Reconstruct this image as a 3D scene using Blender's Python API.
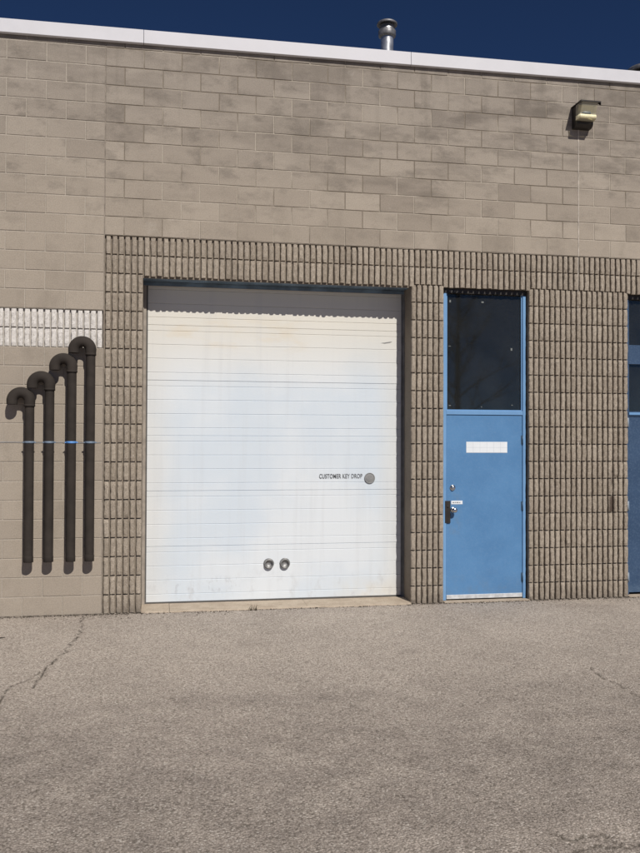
import bpy, bmesh, math, random
import numpy as np
from mathutils import Vector, Matrix

for o in list(bpy.data.objects):
    bpy.data.objects.remove(o)
S = bpy.context.scene
C = S.collection
R = math.radians
rnd = random.Random(7)

# ------------------------------------------------------------------ camera
CAM_POS = (0.5996, -9.3241, 1.8421)
YAW, PITCH, ROLL = 10.492, 0.878, 0.2074
F_PX = 859.24
cam = bpy.data.cameras.new('camera')
cam.sensor_fit = 'VERTICAL'
cam.sensor_height = 36.0
cam.lens = 36.0 * F_PX / 853.0
cam.clip_start = 0.05
cam.clip_end = 3000
cam_o = bpy.data.objects.new('camera', cam)
C.objects.link(cam_o)
cy, sy = math.cos(R(YAW)), math.sin(R(YAW))
cp, sp = math.cos(R(PITCH)), math.sin(R(PITCH))
fw = Vector((sy * cp, cy * cp, sp))
rt = Vector((cy, -sy, 0))
up = rt.cross(fw)
r2 = math.cos(R(ROLL)) * rt + math.sin(R(ROLL)) * up
u2 = -math.sin(R(ROLL)) * rt + math.cos(R(ROLL)) * up
M = Matrix((r2, u2, -fw)).transposed().to_4x4()
M.translation = Vector(CAM_POS)
cam_o.matrix_world = M
S.camera = cam_o

# ------------------------------------------------------------------ light
SUN_EL, SUN_AZ = 44.5, 15.0          # azimuth measured from the wall normal towards the right
world = bpy.data.worlds.new('World')
S.world = world
world.use_nodes = True
wn = world.node_tree
wn.nodes.clear()
sky = wn.nodes.new('ShaderNodeTexSky')
sky.sky_type = 'NISHITA'
sky.sun_disc = False
sky.sun_elevation = R(SUN_EL)
sky.sun_rotation = R(180 - SUN_AZ)
sky.altitude = 8200
sky.air_density = 1.0
sky.dust_density = 0.0
sky.ozone_density = 10.0
bg = wn.nodes.new('ShaderNodeBackground')
bg.inputs['Strength'].default_value = 0.05
wo = wn.nodes.new('ShaderNodeOutputWorld')
wn.links.new(sky.outputs[0], bg.inputs[0])
wn.links.new(bg.outputs[0], wo.inputs[0])

sun = bpy.data.lights.new('sun', 'SUN')
sun.energy = 4.4
sun.angle = R(0.53)
sun.color = (1.0, 0.945, 0.865)
sun_o = bpy.data.objects.new('sun', sun)
C.objects.link(sun_o)
sd = Vector((math.sin(R(SUN_AZ)) * math.cos(R(SUN_EL)), -math.cos(R(SUN_AZ)) * math.cos(R(SUN_EL)), math.sin(R(SUN_EL))))
sun_o.rotation_euler = sd.to_track_quat('Z', 'Y').to_euler()
sun_o.location = (8, -25, 25)

S.render.engine = 'CYCLES'
S.render.resolution_x, S.render.resolution_y = 768, 1024
S.view_settings.view_transform = 'Standard'
S.view_settings.look = 'None'
S.view_settings.exposure = 0.0
S.view_settings.gamma = 1.0
S.view_settings.use_curve_mapping = False

# ------------------------------------------------------------------ node helpers
class NT:
    def __init__(s, name):
        s.m = bpy.data.materials.new(name)
        s.m.use_nodes = True
        s.t = s.m.node_tree
        s.b = s.t.nodes['Principled BSDF']
        s.pos = None

    def n(s, kind, **kw):
        nd = s.t.nodes.new(kind)
        for k, v in kw.items():
            setattr(nd, k, v)
        return nd

    def put(s, sock, v):
        if isinstance(v, bpy.types.NodeSocket):
            s.t.links.new(v, sock)
        elif isinstance(v, (tuple, list)) and len(v) == 3 and sock.type == 'RGBA':
            sock.default_value = (*v, 1)
        else:
            sock.default_value = v

    def coord(s):
        if s.pos is None:
            s.pos = s.n('ShaderNodeNewGeometry').outputs['Position']
        return s.pos

    def noise(s, scale, detail=4, rough=.55, vec=None, stretch=None, dist=0.0):
        nd = s.n('ShaderNodeTexNoise')
        nd.inputs['Scale'].default_value = scale
        nd.inputs['Detail'].default_value = detail
        nd.inputs['Roughness'].default_value = rough
        nd.inputs['Distortion'].default_value = dist
        v = vec or s.coord()
        if stretch:
            mp = s.n('ShaderNodeMapping')
            mp.inputs['Scale'].default_value = stretch
            s.put(mp.inputs['Vector'], v)
            v = mp.outputs[0]
        s.put(nd.inputs['Vector'], v)
        return nd.outputs['Fac']

    def voro(s, scale, feature='F1', out='Distance'):
        nd = s.n('ShaderNodeTexVoronoi', feature=feature)
        nd.inputs['Scale'].default_value = scale
        s.put(nd.inputs['Vector'], s.coord())
        return nd.outputs[out]

    def math(s, op, a, b=0.0, clamp=False):
        nd = s.n('ShaderNodeMath', operation=op, use_clamp=clamp)
        s.put(nd.inputs[0], a)
        s.put(nd.inputs[1], b)
        return nd.outputs[0]

    def ramp(s, fac, a, b, lo=0.0, hi=1.0):
        nd = s.n('ShaderNodeMapRange', interpolation_type='SMOOTHSTEP')
        s.put(nd.inputs[0], fac)
        for i, v in enumerate((a, b, lo, hi)):
            s.put(nd.inputs[1 + i], v)
        return nd.outputs[0]

    def mix(s, f, a, b, mode='MIX'):
        nd = s.n('ShaderNodeMix', data_type='RGBA', blend_type=mode)
        s.put(nd.inputs[0], f)
        s.put(nd.inputs[6], a)
        s.put(nd.inputs[7], b)
        return nd.outputs[2]

    def attr(s, name):
        return s.n('ShaderNodeAttribute', attribute_name=name).outputs['Fac']

    def sep(s):
        nd = s.n('ShaderNodeSeparateXYZ')
        s.put(nd.inputs[0], s.coord())
        return nd.outputs

    def bump(s, h, dist=.002, strength=1.0):
        nd = s.n('ShaderNodeBump')
        nd.inputs['Distance'].default_value = dist
        nd.inputs['Strength'].default_value = strength
        s.put(nd.inputs['Height'], h)
        s.t.links.new(nd.outputs[0], s.b.inputs['Normal'])

    def done(s, color=None, rough=.8, metal=0.0, spec=None):
        if color is not None:
            s.put(s.b.inputs['Base Color'], color)
        s.put(s.b.inputs['Roughness'], rough)
        s.put(s.b.inputs['Metallic'], metal)
        if spec is not None:
            s.b.inputs['Specular IOR Level'].default_value = spec
        return s.m


def box_mask(t, x0, x1, z0, z1, soft):
    x, y, z = t.sep()
    a = t.math('MULTIPLY', t.ramp(x, x0 - soft, x0 + soft), t.ramp(x, x1 - soft, x1 + soft, 1, 0))
    b = t.math('MULTIPLY', t.ramp(z, z0 - soft, z0 + soft), t.ramp(z, z1 - soft, z1 + soft, 1, 0))
    return t.math('MULTIPLY', a, b)


def simple(name, col, rough=.6, metal=0.0, var=.08, scale=14, bump=0, spec=None):
    t = NT(name)
    n = t.noise(scale, 5)
    d = tuple(c * (1 - 2 * var) for c in col)
    b = tuple(min(1, c * (1 + 2 * var)) for c in col)
    c = t.mix(t.ramp(n, .3, .7), d, b)
    if bump:
        t.bump(t.noise(scale * 8, 3), bump)
    return t.done(c, t.ramp(n, .3, .7, rough - .05, rough + .05), metal, spec)

# ------------------------------------------------------------------ materials
def block_material():
    t = NT('concrete_block')
    x, y, z = t.sep()
    tone = t.attr('tone')
    flat = t.ramp(z, 3.2, 4.8, .45, 1.0)
    tn = t.math('ADD', t.math('MULTIPLY', t.math('SUBTRACT', tone, .6), flat), .6)
    base = t.mix(tn, (.322, .276, .228), (.425, .370, .308))
    grey = t.ramp(z, 4.0, 6.0)
    base = t.mix(t.math('MULTIPLY', grey, .55), base, (.305, .273, .243))
    # weather staining: dark blotches on single courses, mostly in the upper right
    big = t.noise(.55, 3)
    shift = t.n('ShaderNodeVectorMath', operation='ADD')       # every block stained in its own way
    cmb = t.n('ShaderNodeCombineXYZ')
    t.put(cmb.inputs[0], t.math('MULTIPLY', tone, 61.0))
    t.put(cmb.inputs[2], t.math('MULTIPLY', tone, 37.0))
    t.put(shift.inputs[0], t.coord())
    t.put(shift.inputs[1], cmb.outputs[0])
    own = t.noise(3.6, 5, .65, vec=shift.outputs[0], stretch=(.8, 1, 1.3))
    st = t.noise(2.6, 5, .6, stretch=(.55, 1, 1.7))
    zz = t.ramp(z, 4.2, 5.9)
    xr = t.ramp(x, 1.5, 4.2, .45, 1.0)
    m = t.math('MULTIPLY', t.math('MULTIPLY', t.ramp(st, .44, .64), t.ramp(big, .36, .56)), t.math('MULTIPLY', zz, xr))
    m2 = t.math('MULTIPLY', t.math('MULTIPLY', t.ramp(tone, .33, .02), zz), t.ramp(t.noise(4.5, 4), .35, .6))
    m = t.math('MAXIMUM', m, t.math('MULTIPLY', m2, .8))
    base = t.mix(t.math('MULTIPLY', m, .8), base, (.15, .13, .112))
    # drip dirt just under the flashing
    dr = t.math('MULTIPLY', t.ramp(z, 5.75, 6.1), t.ramp(t.noise(3.2, 4, stretch=(1.6, 1, .35)), .38, .62))
    base = t.mix(t.math('MULTIPLY', dr, .5), base, (.19, .168, .145))
    lowm = t.math('MULTIPLY', t.ramp(t.noise(2.2, 5, .65, stretch=(1, 1, .6)), .48, .72), t.ramp(z, 4.0, 4.6, 1, .3))
    base = t.mix(t.math('MULTIPLY', lowm, .42), base, (.22, .19, .155))
    sk = t.math('MULTIPLY', t.ramp(t.noise(5.5, 4, .6, stretch=(1, 1, .07)), .53, .72), t.ramp(z, 4.6, 6.05))
    base = t.mix(t.math('MULTIPLY', sk, .45), base, (.19, .168, .142))
    bands = t.math('MULTIPLY', t.ramp(t.noise(1.0, 5, .62, stretch=(.75, 1, 2.4)), .50, .66), t.math('MULTIPLY', t.ramp(z, 4.1, 4.7), xr))
    ownm = t.math('MULTIPLY', t.ramp(own, .50, .68), t.ramp(z, 3.4, 5.2, .12, 1.0))
    base = t.mix(t.math('MULTIPLY', ownm, .6), base, (.185, .162, .138))
    base = t.mix(t.math('MULTIPLY', bands, .65), base, (.165, .143, .12))
    # pale efflorescence
    ef = t.ramp(t.noise(3.1, 5, .7), .62, .75)
    base = t.mix(t.math('MULTIPLY', ef, .3), base, (.50, .455, .405))
    fine = t.noise(95, 3, .7)
    base = t.mix(t.ramp(fine, .3, .7), base, t.mix(1.0, base, (.80, .80, .80), 'MULTIPLY'))
    pits = t.ramp(t.voro(120), .0, .22, 1, 0)
    base = t.mix(t.math('MULTIPLY', pits, .3), base, (.17, .145, .12))
    t.bump(t.math('SUBTRACT', fine, t.math('MULTIPLY', pits, .8)), .0025)
    return t.done(base, .93, spec=.2)


def mortar_material(rib=False):
    t = NT('rib_mortar' if rib else 'wall_mortar')
    x, y, z = t.sep()
    n = t.noise(1.3, 4)
    if rib:
        base = t.mix(t.ramp(n, .35, .65), (.215, .182, .148), (.28, .238, .192))
        cream = t.ramp(x, -.02, -.012, 1, 0)
        base = t.mix(cream, base, (.5, .47, .43))
    else:
        left = t.ramp(x, -.05, .05, 1, 0)
        a = t.mix(t.ramp(n, .42, .58), (.235, .2, .16), (.46, .41, .345))
        base = t.mix(t.math('MULTIPLY', left, .8), a, (.45, .405, .35))
    f = t.noise(140, 2)
    base = t.mix(t.ramp(f, .3, .7), base, t.mix(1.0, base, (.78, .78, .78), 'MULTIPLY'))
    t.bump(f, .002)
    return t.done(base, .95, spec=.15)


def rib_material():
    t = NT('split_face_block')
    x, y, z = t.sep()
    tone = t.attr('tone')
    base = t.mix(tone, (.328, .280, .226), (.430, .374, .308))
    n = t.noise(38, 6, .75)
    base = t.mix(t.ramp(n, .35, .65), t.mix(1.0, base, (.74, .73, .72), 'MULTIPLY'), base)
    sp_ = t.voro(150, out='Color')
    sv = t.n('ShaderNodeSeparateColor')
    t.put(sv.inputs[0], sp_)
    base = t.mix(t.ramp(sv.outputs[0], .82, .95, 0, .45), base, (.5, .45, .39))
    base = t.mix(t.ramp(sv.outputs[1], .80, .95, 0, .5), base, (.16, .135, .11))
    big = t.ramp(t.noise(.9, 4), .4, .7)
    base = t.mix(t.math('MULTIPLY', big, .28), base, (.27, .232, .195))
    # dark grime where the pillar meets the asphalt
    gr = t.math('MULTIPLY', t.ramp(z, .02, .22, 1, 0), t.ramp(t.noise(5, 4), .3, .65))
    base = t.mix(t.math('MULTIPLY', gr, .45), base, (.12, .10, .085))
    # one brown rusty run on the pillar by the dark door
    m = t.math('MULTIPLY', box_mask(t, 5.788, 5.855, 1.0, 1.2, .02), t.ramp(t.noise(14, 4), .2, .45))
    m2 = t.math('MULTIPLY', box_mask(t, 5.795, 5.85, 1.2, 1.5, .02), t.ramp(t.noise(14, 4), .35, .7))
    m = t.math('MAXIMUM', m, t.math('MULTIPLY', m2, .6))
    base = t.mix(t.math('MULTIPLY', m, .85), base, (.045, .028, .022))
    t.bump(t.math('ADD', n, t.math('MULTIPLY', t.voro(150), .5)), .004)
    return t.done(base, .95, spec=.15)


def white_rib_material():
    t = NT('white_painted_rib')
    n = t.noise(30, 6, .75)
    base = t.mix(t.ramp(n, .35, .66), (.56, .535, .51), (.70, .67, .64))
    sp_ = t.n('ShaderNodeSeparateColor')
    t.put(sp_.inputs[0], t.voro(130, out='Color'))
    base = t.mix(t.ramp(sp_.outputs[0], .86, .97, 0, .6), base, (.3, .27, .235))
    chips = t.ramp(t.noise(7, 5, .7), .60, .70)
    base = t.mix(t.math('MULTIPLY', chips, .5), base, (.36, .32, .275))
    t.bump(n, .005)
    return t.done(base, .85, spec=.2)


def door_white_material():
    t = NT('white_door_paint')
    x, y, z = t.sep()
    n1 = t.noise(.9, 4)
    base = t.mix(t.ramp(n1, .35, .65), (.59, .655, .72), (.67, .71, .745))
    # warmer, chalkier paint near head and edges; head yellowed further to warm its shade
    top = t.ramp(z, 2.3, 3.3)
    base = t.mix(t.math('MULTIPLY', top, .85), base, (.66, .625, .545))
    lo = t.math('MULTIPLY', t.ramp(z, .05, .35, 1, 0), t.ramp(x, 2.3, 3.1))
    base = t.mix(t.math('MULTIPLY', lo, t.ramp(t.noise(5, 4), .3, .6, .1, .6)), base, (.63, .575, .47))
    ed = t.math('MAXIMUM', t.ramp(x, .45, .85, 1, 0), t.ramp(x, 3.0, 3.33))
    base = t.mix(t.math('MULTIPLY', ed, .5), base, (.65, .635, .60))
    # rubbed-on dirt
    sm = t.math('MULTIPLY', t.ramp(t.noise(7, 5, .65, stretch=(1, 1, .6)), .52, .76), t.ramp(z, .12, .55, 1, .0))
    base = t.mix(t.math('MULTIPLY', sm, .55), base, (.42, .42, .43))
    k = t.math('MULTIPLY', box_mask(t, .68, 1.5, .13, .30, .04), t.ramp(t.noise(19, 3, .5, stretch=(1, 1, .55)), .56, .66))
    base = t.mix(t.math('MULTIPLY', k, .28), base, (.33, .34, .36))
    ys = t.math('MULTIPLY', box_mask(t, .6, 2.2, 2.85, 3.2, .12), t.ramp(t.noise(4, 4, .6, stretch=(.6, 1, 1.8)), .45, .7))
    base = t.mix(t.math('MULTIPLY', ys, .4), base, (.64, .55, .41))
    vs = t.ramp(t.noise(6, 4, .6, stretch=(1.8, 1, .08)), .48, .72)
    base = t.mix(t.math('MULTIPLY', vs, .16), base, (.48, .49, .50))
    t.bump(t.noise(60, 2), .0006)
    return t.done(base, .55, spec=.3)


def blue_paint_material(name, a, b):
    t = NT(name)
    x, y, z = t.sep()
    n = t.noise(2.2, 5, .6)
    base = t.mix(t.ramp(n, .35, .65), a, b)
    fine = t.noise(55, 3)
    base = t.mix(t.ramp(fine, .4, .8, 0, .12), base, (.25, .36, .5))
    low = t.math('MULTIPLY', t.ramp(z, .03, .45, 1, 0), t.ramp(t.noise(8, 5, .7), .42, .7))
    base = t.mix(t.math('MULTIPLY', low, .35), base, (.13, .19, .27))
    wear = t.math('MULTIPLY', box_mask(t, 3.82, 3.98, .75, 1.25, .05), t.ramp(t.noise(12, 4), .4, .7))
    base = t.mix(t.math('MULTIPLY', wear, .35), base, (.14, .2, .28))
    t.bump(t.noise(130, 2), .0006)
    return t.done(base, .48, spec=.35)


def asphalt_material():
    t = NT('old_asphalt')
    vn = t.n('ShaderNodeTexVoronoi', feature='F1')
    vn.inputs['Scale'].default_value = 85
    t.put(vn.inputs['Vector'], t.coord())
    sc = t.n('ShaderNodeSeparateColor')
    t.put(sc.inputs[0], vn.outputs['Color'])
    v2 = t.n('ShaderNodeTexVoronoi', feature='F1')
    v2.inputs['Scale'].default_value = 210
    t.put(v2.inputs['Vector'], t.coord())
    s2 = t.n('ShaderNodeSeparateColor')
    t.put(s2.inputs[0], v2.outputs['Color'])
    base = t.mix(sc.outputs[0], (.36, .313, .275), (.625, .55, .485))
    base = t.mix(t.ramp(sc.outputs[1], .86, .97), base, (.70, .64, .575))
    base = t.mix(t.ramp(sc.outputs[2], .80, .95, 0, .8), base, (.17, .145, .12))
    base = t.mix(t.ramp(s2.outputs[0], .5, 1.0, 0, .4), base, (.60, .535, .475))
    base = t.mix(t.ramp(s2.outputs[1], .6, 1.0, 0, .5), base, (.17, .145, .12))
    edge = t.ramp(vn.outputs['Distance'], .42, .75)
    base = t.mix(t.math('MULTIPLY', edge, .4), base, (.20, .172, .143))
    big = t.noise(.8, 6, .6)
    base = t.mix(t.ramp(big, .38, .70, .0, .28), base, t.mix(1.0, base, (.60, .60, .61), 'MULTIPLY'))
    med = t.noise(5.5, 4, .6)
    base = t.mix(t.ramp(med, .42, .75, .0, .18), base, t.mix(1.0, base, (.6, .6, .6), 'MULTIPLY'))
    st = t.math('MULTIPLY', t.attr('stain_and_tone'), t.ramp(t.noise(3.5, 5, .65), .25, .7, .25, 1))
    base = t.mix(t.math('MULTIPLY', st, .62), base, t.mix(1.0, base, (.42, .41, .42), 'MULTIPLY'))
    cr = t.math('MULTIPLY', t.attr('crack'), t.ramp(t.noise(9, 4, .6), .34, .52, .30, .95))
    base = t.mix(cr, base, (.035, .029, .022))
    h = t.math('SUBTRACT', t.math('MULTIPLY', sc.outputs[0], .6), vn.outputs['Distance'])
    h = t.math('ADD', h, t.math('MULTIPLY', s2.outputs[1], .3))
    t.bump(h, .0045)
    return t.done(base, .92, spec=.2)


def concrete_material(name, a, b):
    t = NT(name)
    n = t.noise(6, 5, .65)
    base = t.mix(t.ramp(n, .3, .7), a, b)
    f = t.noise(110, 3, .7)
    base = t.mix(t.ramp(f, .35, .7), t.mix(1.0, base, (.75, .75, .75), 'MULTIPLY'), base)
    sp_ = t.ramp(t.noise(16, 4, .7), .62, .72)
    base = t.mix(t.math('MULTIPLY', sp_, .6), base, (.14, .12, .095))
    t.bump(f, .003)
    return t.done(base, .9, spec=.2)


def glass_material(name='transom_glass', tint=(.05, .06, .065)):
    # window pane: mirror-like reflection over a clear, slightly dusty pane
    m = bpy.data.materials.new(name)
    m.use_nodes = True
    t = m.node_tree
    t.nodes.clear()
    out = t.nodes.new('ShaderNodeOutputMaterial')
    tr = t.nodes.new('ShaderNodeBsdfTransparent')
    tr.inputs[0].default_value = (.72, .78, .78, 1)
    gl = t.nodes.new('ShaderNodeBsdfGlossy')
    gl.inputs['Roughness'].default_value = .03
    gl.inputs[0].default_value = (.85, .75, .60, 1)
    df = t.nodes.new('ShaderNodeBsdfDiffuse')
    df.inputs[0].default_value = (.5, .52, .50, 1)
    fr = t.nodes.new('ShaderNodeFresnel')
    fr.inputs[0].default_value = 1.6
    geo = t.nodes.new('ShaderNodeNewGeometry')
    ns = t.nodes.new('ShaderNodeTexNoise')
    ns.inputs['Scale'].default_value = 3.0
    ns.inputs['Detail'].default_value = 5
    t.links.new(geo.outputs['Position'], ns.inputs['Vector'])
    mr = t.nodes.new('ShaderNodeMapRange')
    mr.inputs[1].default_value, mr.inputs[2].default_value = .3, .8
    mr.inputs[3].default_value, mr.inputs[4].default_value = .022, .042
    t.links.new(ns.outputs['Fac'], mr.inputs[0])
    m0 = t.nodes.new('ShaderNodeMixShader')
    t.links.new(mr.outputs[0], m0.inputs[0])
    t.links.new(tr.outputs[0], m0.inputs[1])
    t.links.new(df.outputs[0], m0.inputs[2])
    m1 = t.nodes.new('ShaderNodeMixShader')
    t.links.new(fr.outputs[0], m1.inputs[0])
    t.links.new(m0.outputs[0], m1.inputs[1])
    t.links.new(gl.outputs[0], m1.inputs[2])
    t.links.new(m1.outputs[0], out.inputs[0])
    return m


BLOCK, MORTAR, RIBMORTAR = block_material(), mortar_material(), mortar_material(True)
RIB, WRIB = rib_material(), white_rib_material()
DOORW = door_white_material()
BLUE = blue_paint_material('blue_door_paint', (.078, .200, .395), (.094, .230, .44))
BLUEF = blue_paint_material('blue_frame_paint', (.14, .29, .52), (.165, .33, .57))
NAVY = blue_paint_material('dark_blue_paint', (.030, .062, .125), (.038, .075, .145))
ASPH = asphalt_material()
SILL = concrete_material('sill_concrete', (.42, .345, .27), (.53, .45, .36))
GLASS = glass_material()
FLASH = simple('white_flashing', (.56, .56, .60), .55, 0, .025, 3)
PLASTIC = simple('black_plastic', (.036, .030, .026), .85, 0, .08, 9, .0004, .2)
STRAPB = simple('bright_blue_strap', (.10, .27, .62), .5)
STRAPG = simple('grey_blue_strap', (.15, .20, .27), .55)
STRING = simple('wire_blue_grey', (.25, .26, .29), .8)
GALV = simple('galvanised_steel', (.52, .53, .55), .38, .85, .12, 10)
GALVD = simple('dull_galvanised', (.30, .30, .30), .55, .6, .15, 25)
VENTD = simple('weathered_vent_metal', (.17, .17, .18), .5, .5, .15, 18)
STEELB = simple('dusty_blue_steel', (.13, .19, .26), .6, 0, .15, 6)
TRACK = simple('grey_track_steel', (.17, .17, .17), .6, .2, .12, 7)
TANTRIM = simple('tan_painted_trim', (.30, .262, .222), .75)
HEAD = simple('tan_head_seal', (.24, .20, .16), .8)
RUBBER = simple('grey_rubber', (.09, .085, .08), .8)
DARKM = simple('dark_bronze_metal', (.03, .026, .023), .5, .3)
BRASS = simple('tarnished_brass', (.10, .085, .07), .35, .8, .15, 40)
CHROME = simple('satin_chrome', (.6, .6, .6), .22, 1.0, .05, 20)
DISC = concrete_material('worn_disc', (.25, .255, .26), (.36, .36, .36))
PAPER = simple('white_label', (.72, .76, .80), .6, 0, .02, 5)
INK = simple('dark_ink', (.12, .125, .135), .7)
PALEINK = simple('faded_ink', (.50, .545, .60), .7, 0, .02)
CAULK = simple('pale_caulk', (.43, .385, .335), .8, 0, .15, 12)
DCAULK = simple('dirty_caulk', (.25, .215, .18), .9, 0, .15, 12)
ROOFM = simple('roof_gravel', (.3, .29, .27), .95, 0, .2, 40, .004)
INNER = simple('dim_interior_paint', (.05, .05, .05), .9)
PALEG = simple('pale_grey', (.15, .165, .165), .5)
KICK = simple('pale_aluminium', (.62, .64, .66), .5, .3)
GLINT = simple('lens_glint_cream', (.90, .84, .56), .25, 0, .05, 25)  # sunlight caught in the lower lens, painted as a cream colour
REFL = simple('yellowed_reflector', (.90, .83, .56), .4, .1, .05, 12)
HINGE = simple('painted_hinge', (.05, .10, .17), .5, .2)
HINGE2 = simple('pale_painted_hinge', (.22, .27, .33), .6)
TWIG = simple('dead_twig', (.03, .025, .02), .9)
WEED = simple('dry_weed', (.05, .04, .02), .9, 0, .25, 60)
CRUMB = simple('dark_crumbs', (.07, .058, .045), .95, 0, .3, 50)
BARK = simple('grey_bark', (.07, .06, .05), .95, 0, .2, 10, .01)

# ------------------------------------------------------------------ mesh builder
class MB:
    def __init__(s):
        s.v, s.f, s.mi, s.tone, s.smooth = [], [], [], [], []

    def face(s, idx, mi=0, tone=.5, sm=False):
        s.f.append(idx); s.mi.append(mi); s.tone.append(tone); s.smooth.append(sm)

    def add(s, verts, faces, mi=0, tone=.5, sm=False):
        b = len(s.v)
        s.v.extend([tuple(p) for p in verts])
        for f in faces:
            s.face([b + i for i in f], mi, tone, sm)

    def box(s, x0, x1, y0, y1, z0, z1, mi=0, tone=.5):
        s.add([(x0, y0, z0), (x1, y0, z0), (x1, y1, z0), (x0, y1, z0), (x0, y0, z1), (x1, y0, z1), (x1, y1, z1), (x0, y1, z1)],
              [(0, 3, 2, 1), (4, 5, 6, 7), (0, 1, 5, 4), (1, 2, 6, 5), (2, 3, 7, 6), (3, 0, 4, 7)], mi, tone)

    def bbox(s, x0, x1, y0, y1, z0, z1, b=.003, mi=0, tone=.5):
        # box with a chamfer on the four edges of its front (-Y) face
        v = [(x0 + b, y0, z0 + b), (x1 - b, y0, z0 + b), (x1 - b, y0, z1 - b), (x0 + b, y0, z1 - b),
             (x0, y0 + b, z0), (x1, y0 + b, z0), (x1, y0 + b, z1), (x0, y0 + b, z1),
             (x0, y1, z0), (x1, y1, z0), (x1, y1, z1), (x0, y1, z1)]
        f = [(0, 1, 2, 3), (8, 11, 10, 9)]
        for a in (0, 4):
            for i in range(4):
                j = (i + 1) % 4
                f.append((a + i, a + 4 + i, a + 4 + j, a + j))
        s.add(v, f, mi, tone)

    def lathe(s, prof, c, axis='Z', n=32, mi=0, tone=.5, sm=True):
        # prof: list of (radius, height)
        v, f = [], []
        for r, h in prof:
            for k in range(n):
                a = 2 * math.pi * k / n
                p = (r * math.cos(a), r * math.sin(a), h)
                if axis == 'Y':
                    p = (p[0], -p[2], p[1])       # height grows towards the viewer (-Y)
                v.append((c[0] + p[0], c[1] + p[1], c[2] + p[2]))
        for i in range(len(prof) - 1):
            for k in range(n):
                k2 = (k + 1) % n
                f.append((i * n + k, i * n + k2, (i + 1) * n + k2, (i + 1) * n + k))
        s.add(v, f, mi, tone, sm)

    def tube(s, pts, rad, n=16, mi=0, cap=True, sm=True):
        pts = [Vector(p) for p in pts]
        rads = rad if isinstance(rad, (list, tuple)) else [rad] * len(pts)
        v, f = [], []
        ref = None
        for i, p in enumerate(pts):
            d = (pts[min(i + 1, len(pts) - 1)] - pts[max(i - 1, 0)]).normalized()
            if ref is None:
                ref = Vector((0, 1, 0)) if abs(d.y) < .9 else Vector((1, 0, 0))
            a = (ref - d * ref.dot(d)).normalized()
            ref = a
            b = d.cross(a)
            for k in range(n):
                t = 2 * math.pi * k / n
                v.append(p + rads[i] * (math.cos(t) * a + math.sin(t) * b))
        for i in range(len(pts) - 1):
            for k in range(n):
                k2 = (k + 1) % n
                f.append((i * n + k, i * n + k2, (i + 1) * n + k2, (i + 1) * n + k))
        s.add(v, f, mi, .5, sm)
        if cap:
            b = len(s.v) - len(v)
            s.face([b + k for k in range(n)][::-1], mi)
            s.face([b + (len(pts) - 1) * n + k for k in range(n)], mi)

    def build(s, name, mats, parent=None, kind=None, fix=False):
        me = bpy.data.meshes.new(name)
        me.from_pydata(s.v, [], s.f)
        for m in (mats if isinstance(mats, (list, tuple)) else [mats]):
            me.materials.append(m)
        me.polygons.foreach_set('material_index', s.mi)
        me.polygons.foreach_set('use_smooth', s.smooth)
        at = me.attributes.new('tone', 'FLOAT', 'FACE')
        at.data.foreach_set('value', s.tone)
        if fix:
            bm = bmesh.new(); bm.from_mesh(me)
            bmesh.ops.recalc_face_normals(bm, faces=bm.faces)
            bm.to_mesh(me); bm.free()
        me.update()
        o = bpy.data.objects.new(name, me)
        C.objects.link(o)
        if parent:
            o.parent = parent
            o.matrix_parent_inverse = Matrix.Translation(-Vector(parent_origin(parent)))
        if kind:
            o['kind'] = kind
        return o


def parent_origin(p):
    v = Vector((0, 0, 0))
    while p:
        v += Vector(p.location)
        if p.parent:
            v += p.matrix_parent_inverse.translation
        p = p.parent
    return v


def thing(name, label, cat, loc=(0, 0, 0), group=None):
    o = bpy.data.objects.new(name, None)
    o.empty_display_size = .2
    C.objects.link(o)
    o.location = loc
    tag(o, label, cat, group)
    return o


def tag(o, label, cat, group=None):
    o['label'] = label
    o['category'] = cat
    if group:
        o['group'] = group

# ------------------------------------------------------------------ ground
def seg_dist(px, py, poly):
    best = np.full(px.shape, 1e9)
    for (ax, ay), (bx, by) in zip(poly[:-1], poly[1:]):
        dx, dy = bx - ax, by - ay
        t = np.clip(((px - ax) * dx + (py - ay) * dy) / (dx * dx + dy * dy + 1e-12), 0, 1)
        best = np.minimum(best, np.hypot(px - ax - t * dx, py - ay - t * dy))
    return best


def jag(poly, amp, seed):
    g = random.Random(seed)
    out = [poly[0]]
    for a, b in zip(poly[:-1], poly[1:]):
        n = max(2, int(math.hypot(b[0] - a[0], b[1] - a[1]) / .06))
        for i in range(1, n + 1):
            t = i / n
            k = 0 if i == n else 1
            out.append((a[0] + (b[0] - a[0]) * t + k * g.uniform(-amp, amp), a[1] + (b[1] - a[1]) * t + k * g.uniform(-amp, amp)))
    return out


CRACKS = [
    ([(-.17, -.03), (-.18, -.3), (-.128, -.826), (-.152, -1.154), (-.194, -1.265), (-.202, -1.525), (-.242, -1.763), (-.271, -1.924),
      (-.296, -2.108), (-.303, -2.344), (-.307, -2.538), (-.317, -2.669)], .011, 1),
    ([(-.33, -2.2), (-.375, -2.417), (-.478, -2.589), (-.509, -2.738), (-.496, -2.935), (-.49, -3.119), (-.6, -3.5)], .007, 2),
    ([(4.031, -2.849), (3.992, -3.081), (3.999, -3.252), (3.985, -3.462), (3.984, -3.588), (4.009, -3.69), (4.2, -4.0)], .007, 3),
    ([(2.417, -5.488), (2.44, -5.565), (2.476, -5.612), (2.532, -5.581), (2.62, -5.586), (2.65, -5.623), (2.661, -5.675), (2.676, -5.726),
      (2.798, -5.689), (3.1, -5.9)], .009, 4),
    ([(2.431, -5.73), (2.515, -5.707), (2.582, -5.71), (2.67, -5.715)], .011, 5),
]
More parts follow.
